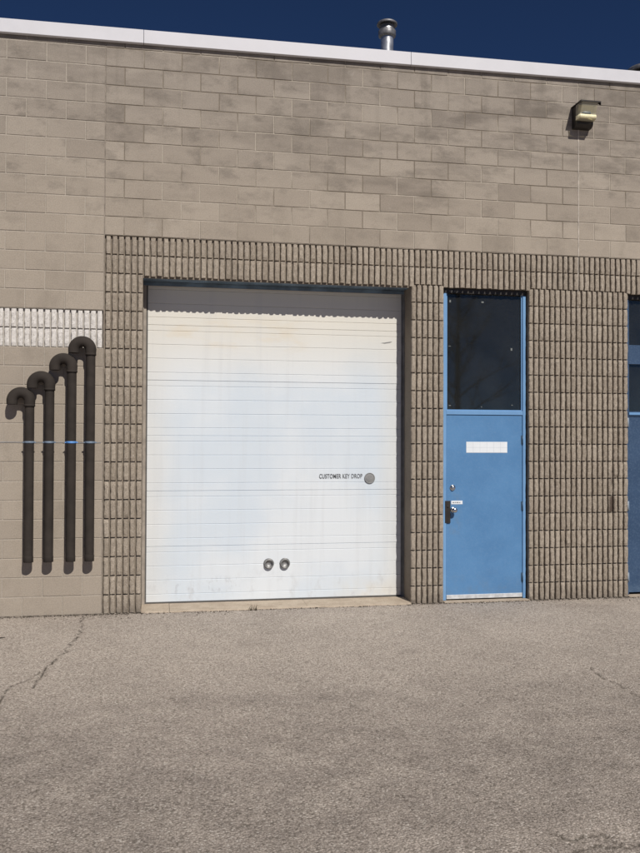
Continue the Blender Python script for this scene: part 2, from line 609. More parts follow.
STAINS = [
    ([(-.6, -3.65), (-.216, -3.522), (.142, -3.316), (.606, -3.219), (1.023, -3.198), (1.569, -3.362), (2.025, -3.25)], .16, .75),
    ([(2.6, -4.3), (2.943, -4.263), (3.375, -4.087), (3.9, -4.0)], .15, .9),
    ([(2.62, -5.66), (2.80, -5.72)], .06, 1.3),
    ([(2.926, -3.28), (3.606, -3.184), (4.152, -3.386)], .13, .6),
    ([(.333, -4.383), (.833, -4.319), (1.553, -4.522)], .2, .45),
    ([(5.0, -.35), (5.5, -.5)], .12, .5),
]


def ground():
    x0, x1, y0, y1, d = -2.2, 7.4, -7.0, .5, .0165
    xs = np.linspace(x0, x1, int((x1 - x0) / d) + 1)
    ys = np.linspace(y0, y1, int((y1 - y0) / d) + 1)
    nx, ny = len(xs), len(ys)
    X, Y = np.meshgrid(xs, ys)
    rs = np.random.RandomState(3)
    crack = np.zeros_like(X)
    for poly, w, sd_ in CRACKS:
        pj = jag(poly, w * 2.6, sd_)
        dist = seg_dist(X, Y, pj)
        wob = 1 + .55 * np.sin(Y * 23 + sd_) + .35 * np.sin(X * 31 + Y * 47)
        wob *= 1 + .3 * rs.randn(*X.shape)
        crack = np.maximum(crack, np.clip(1.08 - dist / (.68 * w * np.clip(wob, .2, 2) + .005), 0, 1))
    stain_and_tone = np.zeros_like(X)
    for poly, w, amp in STAINS:
        dist = seg_dist(X, Y, poly)
        stain_and_tone = np.maximum(stain_and_tone, amp * np.exp(-(dist / w) ** 2))
    # asphalt in front of the bays is coloured gradually darker towards the camera
    near_dark = 1 / (1 + np.exp((Y + 3.3 + .25 * np.sin(X * .9)) / .35))
    stain_and_tone = np.maximum(stain_and_tone, .95 * near_dark)
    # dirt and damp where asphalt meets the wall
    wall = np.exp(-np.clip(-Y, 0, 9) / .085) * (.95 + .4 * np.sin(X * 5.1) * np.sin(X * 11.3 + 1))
    stain_and_tone = np.clip(np.maximum(stain_and_tone, wall), 0, 1.4)
    e = np.clip(np.minimum(np.minimum(X - x0, x1 - X), np.minimum(Y - y0, y1 - Y)) / .5, 0, 1)
    Z = e * (.006 * np.sin(X * 1.7 + .4) * np.sin(Y * 1.3) + .003 * np.sin(X * 4.1 + Y * 3.3))
    Z -= .011 * crack * e
    Z *= np.clip(-Y / .4, 0, 1)
    co = np.stack([X, Y, Z], -1).reshape(-1, 3)
    I = (np.arange(ny - 1)[:, None] * nx + np.arange(nx - 1)[None]).ravel()
    F = np.stack([I, I + 1, I + nx + 1, I + nx], -1)
    BIG = 900
    ox = [-BIG, x0, x1, BIG]
    oy = [-BIG, y0, y1, BIG]
    ev, ef = [], []
    for i in range(3):
        for j in range(3):
            if i == 1 and j == 1:
                continue
            b = len(co) + len(ev)
            ev += [(ox[i], oy[j], 0), (ox[i + 1], oy[j], 0), (ox[i + 1], oy[j + 1], 0), (ox[i], oy[j + 1], 0)]
            ef.append((b, b + 1, b + 2, b + 3))
    co = np.concatenate([co, np.array(ev)])
    F = np.concatenate([F, np.array(ef)])
    me = bpy.data.meshes.new('asphalt_ground')
    me.vertices.add(len(co))
    me.vertices.foreach_set('co', co.ravel())
    me.loops.add(F.size)
    me.loops.foreach_set('vertex_index', F.ravel().astype(np.int32))
    me.polygons.add(len(F))
    me.polygons.foreach_set('loop_start', np.arange(0, F.size, 4, dtype=np.int32))
    me.polygons.foreach_set('use_smooth', np.ones(len(F), dtype=bool))
    me.update(calc_edges=True)
    pad = np.zeros(len(ev))
    for nm, arr in (('crack', crack), ('stain_and_tone', stain_and_tone)):
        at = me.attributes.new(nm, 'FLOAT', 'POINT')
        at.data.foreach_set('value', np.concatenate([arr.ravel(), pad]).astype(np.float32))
    me.materials.append(ASPH)
    o = bpy.data.objects.new('asphalt_ground', me)
    C.objects.link(o)
    o['kind'] = 'structure'


ground()

# ------------------------------------------------------------------ the building
BX0, BX1, BY1 = -7.0, 13.0, 14.0
XG0, XG1 = .403, 3.375            # garage opening
XD0, XD1 = 3.760, 4.785           # blue door opening
XE0, XE1 = 6.030, 7.055           # dark blue door opening
ZO = 3.588                        # head of the openings
ZW = 6.092                        # top of masonry
bld = thing('industrial_building', 'low beige concrete block industrial building with ribbed door surround and white roof edge', 'building', (0, 0, 0))

# smooth block wall -------------------------------------------------
wall = MB()
for a in ((BX0, 0, -.1, 2.8, .004), (BX0, 0, 3.2, ZW, .004), (0, BX1, 4.0, ZW, .004)):
    wall.box(a[0], a[1], a[4], .36, a[2], a[3], 1)
# side and back walls
wall.box(BX0, BX0 + .2, .36, BY1, -.1, ZW, 0, .5)
wall.box(BX1 - .2, BX1, .36, BY1, -.1, ZW, 0, .5)
wall.box(BX0 + .2, BX1 - .2, BY1 - .2, BY1, -.1, ZW, 0, .5)
J = .0045


def block(x0, x1, z0, z1):
    t = min(1, max(0, rnd.gauss(.55, .24)))
    dy = rnd.uniform(-.0012, .0012)
    wall.bbox(x0 + J, x1 - J, dy - .0005, .012, z0 + J, z1 - J, .003, 0, t)


nk = 31
for k in range(nk):
    z0 = .2 * k
    z1 = min(z0 + .2, ZW)
    if z1 - z0 < .03:
        continue
    odd = k % 2
    for side in (0, 1):
        if side == 0:
            if 14 <= k < 16:
                continue
            edges = [0.0]
            xx = -.4 if not odd else -.2
            while xx > BX0:
                edges.append(xx); xx -= .4
            edges.append(BX0)
            edges = edges[::-1]
        else:
            if k < 20:
                continue
            edges = [0.0]
            xx = .2 if not odd else .4
            while xx < 5.39:
                edges.append(xx); xx += .4
            edges.append(5.4)
            xx = 5.8 if not odd else 5.6
            while xx < BX1:
                edges.append(xx); xx += .4
            edges.append(BX1)
        for a, b in zip(edges[:-1], edges[1:]):
            if b - a > .03:
                block(a, b, z0, z1)
wall.build('block_wall', [BLOCK, MORTAR], bld)

# ribbed split-face masonry ----------------------------------------
P = .4 / 6
ribs = MB()
wribs = MB()
YB = .034


def rib(mb, x0, x1, z0, z1, dark=0.0):
    t = min(1, max(0, rnd.gauss(.5, .3)))
    chip = rnd.choice([0, 5]) if rnd.random() < .10 else -1
    chs = rnd.uniform(.004, .012)
    rows = 6
    cw = x1 - x0
    xs = (0, .0, .16, .5, .84, 1.0, 1.0)
    base = (YB + .002, .007, .0005, -.001, .0005, .007, YB + .002)
    off = rnd.uniform(-.0015, .0025)
    tilt = rnd.uniform(-.002, .002)
    v = []
    for r in range(rows):
        zz = z0 + (z1 - z0) * r / (rows - 1)
        endr = .006 if r in (0, rows - 1) else 0
        jl, jr = rnd.uniform(-.0022, .0022), rnd.uniform(-.0022, .0022)
        for i in range(7):
            x = x0 + cw * xs[i] + (jl if i < 3 else jr if i > 3 else 0) * (1 if 0 < i < 6 else .6)
            y = base[i]
            if 0 < i < 6:
                y += off + tilt * (r / (rows - 1) - .5) + rnd.uniform(-.0032, .0032) + endr * .7 + (chs if r == chip and i in (2, 3, 4) else 0)
            v.append((x, y, zz + (rnd.uniform(-.002, .002) if endr else rnd.uniform(-.006, .006)) * (0 < i < 6)))
    f = []
    for r in range(rows - 1):
        for i in range(6):
            a = r * 7 + i
            f.append((a, a + 1, a + 8, a + 7))
    f.append(tuple(range(7))[::-1])
    f.append(tuple((rows - 1) * 7 + i for i in range(7)))
    mb.add(v, f, 0, t)


def core(mb, x0, x1, z0, z1, yb=.36, mi=1):
    mb.box(x0, x1, YB, yb, z0, z1, mi, .4)


RW, GR = .0485, P - .0485
core(ribs, 0, BX1, ZO, 4.0, .312)
ribs.box(XG0 + .001, XG1 - .001, YB + .001, .054, 3.566, ZO + .001, 1)
core(ribs, 0, XG0, -.1, ZO)
core(ribs, XG1, XD0, -.1, ZO)
core(ribs, XD1, XE0, -.1, ZO)
core(ribs, XE1, BX1, -.1, ZO)


def rib_run(mb, xs, k0, k1):
    for k in range(k0, k1):
        for x in xs:
            over = k == 18 and any(a_ - .02 < x < b_ for a_, b_ in ((XG0, XG1), (XD0, XD1), (XE0, XE1)))
            lo = -.014 + rnd.uniform(-.007, .005) if over else .007
            rib(mb, x + rnd.uniform(-.001, .001), x + RW + rnd.uniform(-.0015, .0015), .2 * k + lo, .2 * k + .1925)


rib_run(ribs, [GR + P * i for i in range(int(BX1 / P))], 18, 20)
rib_run(ribs, [GR + P * i for i in range(6)], 0, 18)
rib_run(ribs, [XG1 + .001 + (P - .0015) * i for i in range(6)], 0, 18)
rib_run(ribs, [XD1 + .001 + (P - .0003) * i for i in range(19)], 0, 18)
rib_run(ribs, [XE1 + .001 + P * i for i in range(40)], 0, 18)
ribs.build('ribbed_block_wall', [RIB, RIBMORTAR], bld, fix=True)

core(wribs, BX0, 0, 2.8, 3.2)
rib_run(wribs, [-P * (i + 1) + .002 for i in range(int(-BX0 / P))], 14, 16)
wribs.build('painted_rib_band', [WRIB, RIBMORTAR], bld, fix=True)['label'] = 'white painted ribbed block band'

# control joints -----------------------------------------------------
cj = MB()
for i in range(24):
    za, zb = (4.0 - 0.0) * i / 24, 4.0 * (i + 1) / 24
    cj.box(5.394 + rnd.uniform(-.0015, .0015), 5.404 + rnd.uniform(-.0015, .0015), .004 + rnd.uniform(0, .004), .03, za, zb)
cj.box(5.3945, 5.4055, -.003, .0115, 4.0, 5.66)
cj.build('joint_sealant', CAULK, bld)
cj = MB()
cj.box(-.004, .004, .001, .02, 0, 6.08)
cj.build('joint_sealant', DCAULK, bld)

# roof edge and roof ---------------------------------------------------
seams = [BX0 - .05, -2.65, .395, 3.35, 6.40, 9.45, BX1 + .05]
for a, b in zip(seams[:-1], seams[1:]):
    fl = MB()
    w = rnd.uniform(-.002, .002)
    g = .0025
    y0 = -.045 + w
    prof = [(-.012, 6.080), (y0, 6.088), (y0, 6.092), (y0 + .004, 6.226), (y0 + .010, 6.233), (.30, 6.226), (.30, 6.10), (-.012, 6.10)]
    n = len(prof)
    sag = lambda x_: -.034 * min(1.3, max(-.2, 1 - (x_ + 1) / 6.5))
    v = [(a + g, p[0], p[1] + sag(a)) for p in prof] + [(b - g, p[0], p[1] + sag(b)) for p in prof]
    f = [(i, (i + 1) % n, n + (i + 1) % n, n + i) for i in range(n)] + [tuple(range(n))[::-1], tuple(range(n, 2 * n))]
    fl.add(v, f)
    fl.build('roof_flashing', FLASH, bld, fix=True)
bk = MB()
bk.box(BX0 - .03, BX1 + .03, -.028, .28, 6.098, 6.176)
bk.build('flashing_backing', DARKM, bld)
rf = MB()
rf.box(BX0, BX1, .36, BY1, 6.0, 6.09)
rf.build('roof', ROOFM, bld)
fl = MB()
fl.box(BX0 + .2, BX1 - .2, .40, BY1 - .2, .0, .012)
fl.build('interior_floor', INNER, bld)

# garage door -----------------------------------------------------------
YD = .33
XL, XR = .450, 3.343
gd = MB()
prof = []
SEC = .612
zb = .045
DZ = []
for s_ in range(6):
    z0 = zb + SEC * s_
    wob = rnd.uniform(-.002, .002)
    gs = [SEC - .525, SEC - .37, SEC - .215, SEC - .063]
    pts = [(z0, YD + .007), (z0 + .004, YD + wob)]
    for g in gs:
        zg = z0 + g
        pts += [(zg - .0055, YD + wob), (zg - .001, YD + .0055 + wob), (zg + .0035, YD + .0005 + wob)]
    pts += [(z0 + SEC - .004, YD + wob), (z0 + SEC - .0005, YD + .007)]
    prof += pts
NXD = 24
vv, ff = [], []
for i in range(NXD + 1):
    x = XL + (XR - XL) * i / NXD
    for z, y in prof:
        vv.append((x, y + .0012 * math.sin(x * 3.1 + z * 1.7) + .0006 * math.sin(x * 7.3 + z * 2.1), z))
npf = len(prof)
for i in range(NXD):
    for j in range(npf - 1):
        a = i * npf + j
        ff.append((a, a + npf, a + npf + 1, a + 1))
gd.add(vv, ff)
gd.box(XL + .001, XR - .001, YD + .016, YD + .05, zb, zb + 6 * SEC)
garage = gd.build('garage_door', DOORW, bld)
garage['label'] = 'white sectional overhead door with horizontal grooves'

tk = MB()
tk.box(XG0 + .001, XL - .014, .306, .36, .028, 3.586)
tk.build('track_angle', TANTRIM, garage)
tk = MB()
tk.box(XL - .0135, XL + .002, .322, .36, .028, 3.60)
tk.build('side_shade_strip', RUBBER, garage)  # dark strip standing in for the thin line of shade beside the door
tk = MB()
tk.box(XR, XG1 - .001, .318, .36, .020, 3.60)
tk.box(XG1 - .007, XG1 - .001, .285, .318, .020, 3.585)
tk.build('track_angle', TRACK, garage)
hs = MB()
hs.box(XG0 + .008, XG1 - .008, .3145, .3215, 3.535, 3.572)
hs.build('head_seal', HEAD, garage)
bs = MB()
vv = []
for i in range(25):
    x = XL + (XR - XL) * i / 24
    wz = .003 * math.sin(i * 1.9)
    vv += [(x, YD - .004, .030 + wz * .5), (x, YD - .004, .046 + wz * .3), (x, YD + .03, .046), (x, YD + .03, .028)]
bs.add(vv, [(4 * i + j, 4 * i + 4 + j, 4 * i + 4 + (j + 1) % 4, 4 * i + (j + 1) % 4) for i in range(24) for j in range(4)])
bs.build('bottom_seal', RUBBER, garage)
# painted words on the door
cu = bpy.data.curves.new('door_lettering', 'FONT')
cu.body = 'CUSTOMER KEY DROP'
cu.size = .07
cu.offset = .0012
cu.extrude = .0004
cu.space_character = 1.08
tmp = bpy.data.objects.new('lettering_source', cu)
C.objects.link(tmp)
dg = bpy.context.evaluated_depsgraph_get()
tm = bpy.data.meshes.new_from_object(tmp.evaluated_get(dg))
bpy.data.objects.remove(tmp)
co = np.empty(len(tm.vertices) * 3)
tm.vertices.foreach_get('co', co)
co = co.reshape(-1, 3)
mn, mx = co.min(0), co.max(0)
tx0, tx1, tz0, tz1 = 2.380, 2.884, 1.399, 1.451
out = np.empty_like(co)
out[:, 0] = tx0 + (co[:, 0] - mn[0]) / (mx[0] - mn[0]) * (tx1 - tx0)
out[:, 2] = tz0 + (co[:, 1] - mn[1]) / (mx[1] - mn[1]) * (tz1 - tz0)
out[:, 1] = YD - .0048 - co[:, 2]
tm.vertices.foreach_set('co', out.ravel())
tm.materials.clear()
tm.materials.append(INK)
tm.name = 'door_lettering'
to = bpy.data.objects.new('door_lettering', tm)
C.objects.link(to)
to.parent = garage
# key drop cover plate
kd = MB()
kd.lathe([(.0005, .0105), (.050, .0105), (.0535, .0095), (.0535, .0125), (.060, .0125), (.0625, .009), (.0625, -.004)], (2.971, YD - .001, 1.400), 'Y', 36)
kd.box(2.962, 2.980, YD - .0145, YD - .010, 1.420, 1.427)
kd.build('key_drop_cover', DISC, garage, fix=True)
for xx in (1.805, 1.988):
    ex = MB()
    c = (xx, YD - .001, .4425)
    ex.lathe([(.060, -.003), (.060, .004), (.052, .006), (.050, .034), (.048, .036), (.0425, .036), (.0415, .034), (.0415, .006), (.0005, .006)], c, 'Y', 36)
    ex.build('exhaust_port', GALVD, garage, fix=True)
sc = MB()
sc.add([(3.100, YD - .0035, 2.966), (3.15, YD - .0035, 2.962), (3.21, YD - .0035, 2.972), (3.238, YD - .0035, 2.985), (3.20, YD - .0035, 2.981), (3.15, YD - .0035, 2.972)], [(0, 1, 2, 3, 4, 5)])
sc.build('scuff_mark', DISC, garage)
# steel lintel plate over the opening
sl = MB()
sl.box(XG0 + .001, XG1 - .001, .055, .31, 3.577, 3.587)
sl.box(XG0 + .001, XG1 - .001, .300, .312, 3.535, 3.574)
sl.build('steel_lintel', STEELB, bld)
# concrete sill (slightly sloped, broken in two slabs)
for (a, b, dz) in ((XG0 + .002, .70, .001), (.704, 2.19, 0), (2.193, XG1 - .002, -.001)):
    so = MB()
    n = 14
    vv = []
    for i in range(n + 1):
        x = a + (b - a) * i / n
        e = -.030 + rnd.uniform(-.018, .014)
        if i in (0, n) and (abs(x - XG0) < .01 or abs(x - XG1) < .01):
            e = -.005
        vv += [(x, .5, -.06), (x, .5, .030 + dz), (x, .31, .030 + dz), (x, .0, .019 + dz), (x, e + .008, .014 + dz), (x, e, .006), (x, e, -.06)]
    ff = [(7 * i + j, 7 * i + 7 + j, 7 * i + 8 + j, 7 * i + 1 + j) for i in range(n) for j in range(6)]
    ff += [tuple(range(7))[::-1], tuple(7 * n + j for j in range(7))]
    so.add(vv, ff)
    so.build('door_sill', SILL, bld, fix=True)

# personnel doors ---------------------------------------------------------
def entry(x0, x1, leafmat, framemat, full):
    YF = .068                    # face of the frame
    fr = MB()
    fw_ = .048
    fr.bbox(x0 + .003, x0 + fw_, YF, .20, .015, ZO - .06, .003)
    fr.bbox(x1 - fw_, x1 - .012, YF, .20, .015, ZO - .06, .003)
    fr.bbox(x0 + fw_, x1 - fw_, YF + .002, .20, 2.134, 2.182, .003)
    if not full:
        fr.bbox(x0 + fw_, x1 - fw_, YF + .006, .16, 2.755, 2.985, .003)
    # glazing stops
    for a, b in ((x0 + fw_, x0 + fw_ + .014), (x1 - fw_ - .014, x1 - fw_)):
        fr.box(a, b, YF + .018, YF + .036, 2.182, ZO - .05)
    fr.box(x0 + fw_ + .014, x1 - fw_ - .014, YF + .018, YF + .036, 2.182, 2.194)
    fr.build('door_frame', framemat, bld)
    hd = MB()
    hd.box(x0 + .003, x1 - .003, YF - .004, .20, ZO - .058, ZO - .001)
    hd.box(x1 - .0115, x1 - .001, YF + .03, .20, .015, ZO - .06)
    hd.build('shade_dark_head', DARKM, bld)  # head bar coloured dark for the lintel shade; dark filler beside the jamb
    gl = MB()
    gl.box(x0 + fw_ - .004, x1 - fw_ + .004, YF + .038, YF + .044, 2.178, ZO - .046)
    pane = gl.build('transom_window', GLASS, bld)
    lf = MB()
    a, b = x0 + fw_ + .004, x1 - fw_ - .004
    lf.bbox(a, b, YF + .012, YF + .055, .040, 2.130, .002)
    leaf = lf.build('entry_door', leafmat, bld)
    th = MB()
    th.box(x0 + .003, x1 - .003, -.02, .40, -.05, .012)
    th.build('threshold', SILL, bld)
    return pane, leaf, YF, a, b


pane, leaf, YF, LA, LB = entry(XD0, XD1, BLUE, BLUEF, True)
leaf['label'] = 'sky blue steel door with white label'
DF = YF + .012
for z in (1.847, 1.08, .256):
    h = MB()
    h.tube([(LB + .003, DF - .006, z - .055), (LB + .003, DF - .006, z + .055)], .008, 12)
    h.box(LB - .016, LB + .003, DF - .0015, DF + .002, z - .052, z + .052)
    h.build('hinge', HINGE, leaf)
sg = MB()
sg.bbox(4.050, 4.549, DF - .0022, DF + .001, 1.698, 1.824, .0008)
sign = sg.build('door_sign', PAPER, leaf)
gg = MB()
for k in range(1, 6):
    x = 4.050 + .499 * k / 6
    gg.box(x - .0012, x + .0012, DF - .0026, DF - .002, 1.702, 1.82)
gg.box(4.053, 4.546, DF - .0026, DF - .002, 1.758, 1.7605)
gg.build('sign_rules', PALEINK, leaf)
tg = MB()
tg.bbox(3.870, 4.006, DF - .002, DF + .001, 1.108, 1.149, .0008)
tg.build('small_label', PAPER, leaf)
mk = MB()
xx = 3.886
while xx < 3.985:
    w = rnd.uniform(.005, .010)
    mk.box(xx, xx + w, DF - .0026, DF - .0018, 1.121, 1.121 + rnd.choice([.010, .013, .014]))
    xx += w + rnd.choice([.003, .003, .007])
mk.build('label_marks', INK, leaf)
db = MB()
db.lathe([(.034, -.001), (.034, .006), (.030, .010), (.021, .012), (.019, .026), (.016, .029), (.0005, .029)], (3.886, DF, 1.298), 'Y', 28)
db.build('deadbolt', CHROME, leaf, fix=True)
gp = MB()
gp.bbox(3.792, 3.857, DF - .016, DF - .009, .895, 1.149, .003)
gp.box(3.818, 3.857, DF - .010, DF + .001, .91, 1.13)
gp.lathe([(.011, 0), (.011, .006), (.006, .008), (.0005, .008)], (3.825, DF - .015, 1.082), 'Y', 14)
gp.build('latch_guard', DARKM, leaf, fix=True)
kb = MB()
kb.lathe([(.033, -.001), (.033, .005), (.026, .010), (.012, .013), (.012, .038), (.022, .044), (.029, .056), (.029, .068), (.022, .078), (.0005, .081)], (3.893, DF, 1.045), 'Y', 30)
kb.build('door_knob', CHROME, leaf, fix=True)
ks = MB()
ks.bbox(LA + .002, LB - .002, DF - .006, DF + .001, .028, .075, .002)
ks.build('door_sweep', KICK, leaf)
for (x, z, w, h) in ((3.862, 3.440, .020, .030), (4.255, 3.441, .030, .018), (3.858, 2.922, .030, .008), (4.610, 2.900, .022, .030), (3.860, 2.239, .026, .012), (4.243, 2.226, .012, .012), (4.618, 2.25, .018, .010)):
    cl = MB()
    cl.bbox(x - w / 2, x + w / 2, YF + .033, YF + .0375, z - h / 2, z + h / 2, .002)
    cl.build('pale_spot', PALEG, pane)  # small pale spots set on the pane

for x in (3.846, 3.872, 3.905, 3.945):
    cl = MB()
    cl.bbox(x - .006, x + .006, YF - .0075, YF - .003, 3.546, 3.557, .002)
    cl.build('pale_spot', PALEG, pane)  # row of small pale dots on the head bar

pane2, leaf2, YF2, LA2, LB2 = entry(XE0, XE1, NAVY, NAVY, False)
leaf2['label'] = 'dark blue steel door'
for z in (1.07, .225, 2.06):
    h = MB()
    h.tube([(XE0 + .030, YF - .006, z - .055), (XE0 + .030, YF - .006, z + .055)], .012, 12)
    h.box(XE0 + .018, XE0 + .05, YF - .003, YF + .002, z - .05, z + .05)
    h.build('hinge', HINGE2, leaf2)
lb2 = MB()
lb2.bbox(XE0 + .05, XE1 - .05, YF - .006, YF + .001, 2.150, 2.180, .002)
lb2.build('transom_rail', BLUEF, bld)

# ------------------------------------------------------------------ black wall pipes
PIPES = [
    (-.7275, 2.372, STRAPG, 'shortest of the four black hooked pipes, at the left end of the row'),
    (-.5300, 2.540, STRAPG, 'second shortest of the four black hooked pipes, grey blue clamp'),
    (-.3105, 2.730, STRAPB, 'black hooked wall pipe held by the only bright blue clamp'),
    (-.1220, 2.911, STRAPG, 'tallest black hooked pipe, its bend over the white ribbed band'),
]
PR, PY, PB = .0475, -.100, .575


def pipe(x, ztop, strapmat, label):
    t = thing('wall_pipe', label, 'pipe', (x, 0, PB), 'black hooked pipes on the wall')
    BR = .086
    zc = ztop - BR - PR - .009
    m = MB()
    # open-ended vertical pipe with a wall thickness
    m.lathe([(PR - .005, .3), (PR - .005, .003), (PR - .004, 0), (PR - .001, 0), (PR, .002), (PR, .006), (PR, zc - PB - .01), (PR, zc - PB)], (x, PY, PB), 'Z', 28)
    m.build('pipe', PLASTIC, t)
    e = MB()
    pts, rad = [], []
    for i in range(0, 25):
        a = math.pi * i / 24
        pts.append((x - BR + BR * math.cos(a), PY, zc + BR * math.sin(a)))
        rad.append(PR + .009)
    pts = [(x, PY, zc - .055)] + pts + [(x - 2 * BR, PY, zc - .035)]
    rad = [PR + .005] + rad + [PR + .007]
    e.tube(pts, rad, 28, cap=False)
    # inside face of the open end
    e.lathe([(PR + .007, 0), (PR - .004, 0), (PR - .004, .06)], (x - 2 * BR, PY, zc - .035), 'Z', 28)
    # hub rims
    e.lathe([(PR, -.004), (PR + .008, -.004), (PR + .008, .018), (PR + .004, .020)], (x, PY, zc - .055), 'Z', 28)
    e.build('elbow', PLASTIC, t, fix=True)
    c = MB()
    c.lathe([(PR, -.005), (PR + .002, -.003), (PR + .002, .055), (PR, .062)], (x, PY, PB + .004), 'Z', 28)
    c.build('coupling', PLASTIC, t)
    b = MB()
    b.lathe([(PR, -.011), (PR + .004, -.010), (PR + .004, .010), (PR, .011)], (x, PY, 1.805), 'Z', 28)
    for s_ in (-1, 1):
        b.box(x + s_ * (PR + .009) - .009, x + s_ * (PR + .009) + .009, PY - .004, PY + .002, 1.799, 1.811)
    b.box(x - .012, x + .012, PY + PR - .002, 0.0, 1.797, 1.813)
    b.build('pipe_clamp', strapmat, t)


for a in PIPES:
    pipe(*a)
w = MB()
w.tube([(-3 + .1 * i, -.006, 1.803 + .003 * math.sin(i * 1.3)) for i in range(30)] + [(-.02, -.004, 1.803)], .003, 8)
tag(w.build('wall_wire', STRING), 'thin blue grey wire running along the block wall behind the black pipes', 'wire')

# ------------------------------------------------------------------ wall light
def wall_light():
    t = thing('wall_light', 'dark wall pack light with yellowed lens high on the block wall', 'light', (5.43, 0, 5.6))
    x0, x1 = 5.305, 5.553
    zt = 5.748
    hb = MB()

    def wedge(mb, pr, xa, xb):
        n = len(pr)
        mb.add([(xa, p[0], p[1]) for p in pr] + [(xb, p[0], p[1]) for p in pr],
               [(i, (i + 1) % n, n + (i + 1) % n, n + i) for i in range(n)] + [tuple(range(n))[::-1], tuple(range(n, 2 * n))])
    # back box on the wall, and the visor reaching out over the lens
    wedge(hb, [(-.001, 5.490), (-.070, 5.494), (-.105, 5.528), (-.110, 5.738), (-.001, 5.738)], x0 + .014, x1 - .020)
    wedge(hb, [(-.001, 5.738), (-.246, 5.738), (-.248, 5.732), (-.254, 5.732), (-.254, zt - .003), (-.250, zt), (-.001, zt)], x0, x1)
    # short turned-down ends of the visor
    wedge(hb, [(-.20, 5.738), (-.252, 5.738), (-.252, 5.722), (-.20, 5.722)], x0, x0 + .005)
    wedge(hb, [(-.19, 5.738), (-.252, 5.738), (-.252, 5.700), (-.240, 5.700)], x1 - .005, x1)
    hb.build('housing', DARKM, t, fix=True)
    # prismatic bowl lens between the visor and the lower edge of the housing
    ln = MB()
    nu, nv = 20, 14
    vv = []
    for j in range(nv + 1):
        s_ = j / nv
        y = -.240 + .056 * min(1, s_ / .64) - (.016 * math.sin(math.pi * (s_ - .64) / .36) if s_ > .64 else 0)
        z = 5.734 - .172 * (s_ ** .9)
        for i in range(nu + 1):
            q = i / nu
            side = max(0, abs(2 * q - 1) - .88) / .12
            xin = .010 - .004 * s_
            x = x0 + xin + (x1 - x0 - .010 - 2 * xin) * q
            vv.append((x, y + (-.108 - y) * side ** 2.2 + .0012 * math.sin(q * 75), z))
    ff = [(j * (nu + 1) + i, j * (nu + 1) + i + 1, (j + 1) * (nu + 1) + i + 1, (j + 1) * (nu + 1) + i) for j in range(nv) for i in range(nu)]
    b0 = nv * (nu + 1)
    for i in range(nu + 1):                  # underside of the bowl back to the housing
        p_ = vv[b0 + i]
        vv.append((p_[0], -.100, p_[2] - .004))
    ff += [(b0 + i, b0 + i + 1, b0 + nu + 1 + i + 1, b0 + nu + 1 + i) for i in range(nu)]
    ln.add(vv, ff, sm=True)
    ln.mi = [1 if (nv * .66 <= i_ // nu < nv) else 0 for i_ in range(len(ff))]  # lower band of the lens takes the painted sun glint
    m = bpy.data.materials.new('prismatic_lens')
    m.use_nodes = True
    nt = m.node_tree
    nt.nodes.clear()
    o_ = nt.nodes.new('ShaderNodeOutputMaterial')
    tr = nt.nodes.new('ShaderNodeBsdfTransparent'); tr.inputs[0].default_value = (.82, .80, .66, 1)
    df = nt.nodes.new('ShaderNodeBsdfDiffuse'); df.inputs[0].default_value = (.78, .74, .58, 1)
    gl = nt.nodes.new('ShaderNodeBsdfGlossy'); gl.inputs['Roughness'].default_value = .12
    a = nt.nodes.new('ShaderNodeMixShader'); a.inputs[0].default_value = .34
    b = nt.nodes.new('ShaderNodeMixShader'); b.inputs[0].default_value = .07
    nt.links.new(tr.outputs[0], a.inputs[1]); nt.links.new(df.outputs[0], a.inputs[2])
    nt.links.new(a.outputs[0], b.inputs[1]); nt.links.new(gl.outputs[0], b.inputs[2])
    nt.links.new(b.outputs[0], o_.inputs[0])
    ln.build('lens', [m, GLINT], t)
    rf_ = MB()
    vv = []
    nu, nv = 16, 14
    for j in range(nv + 1):
        s_ = j / nv
        for i in range(nu + 1):
            q = i / nu
            e = max(0, 1 - abs(2 * q - 1) ** 3)
            y = -.116 - .06 * max(0, .45 - s_) - .035 * e * (max(0, s_ - .60) / .40) ** 1.3
            z = 5.730 - .160 * s_ - .004 * max(0, s_ - .6)
            vv.append((x0 + .026 + (x1 - x0 - .062) * q, y, z))
    rf_.add(vv, [(j * (nu + 1) + i, j * (nu + 1) + i + 1, (j + 1) * (nu + 1) + i + 1, (j + 1) * (nu + 1) + i) for j in range(nv) for i in range(nu)], sm=True)
    rf_.build('reflector', REFL, t)
    bu = MB()
    bu.tube([(5.35, -.175, 5.625), (5.36, -.175, 5.625), (5.38, -.175, 5.625), (5.45, -.175, 5.625), (5.465, -.175, 5.625)], [.012, .018, .026, .026, .010], 14)
    bu.build('lamp_bulb', PALEG, t)


wall_light()

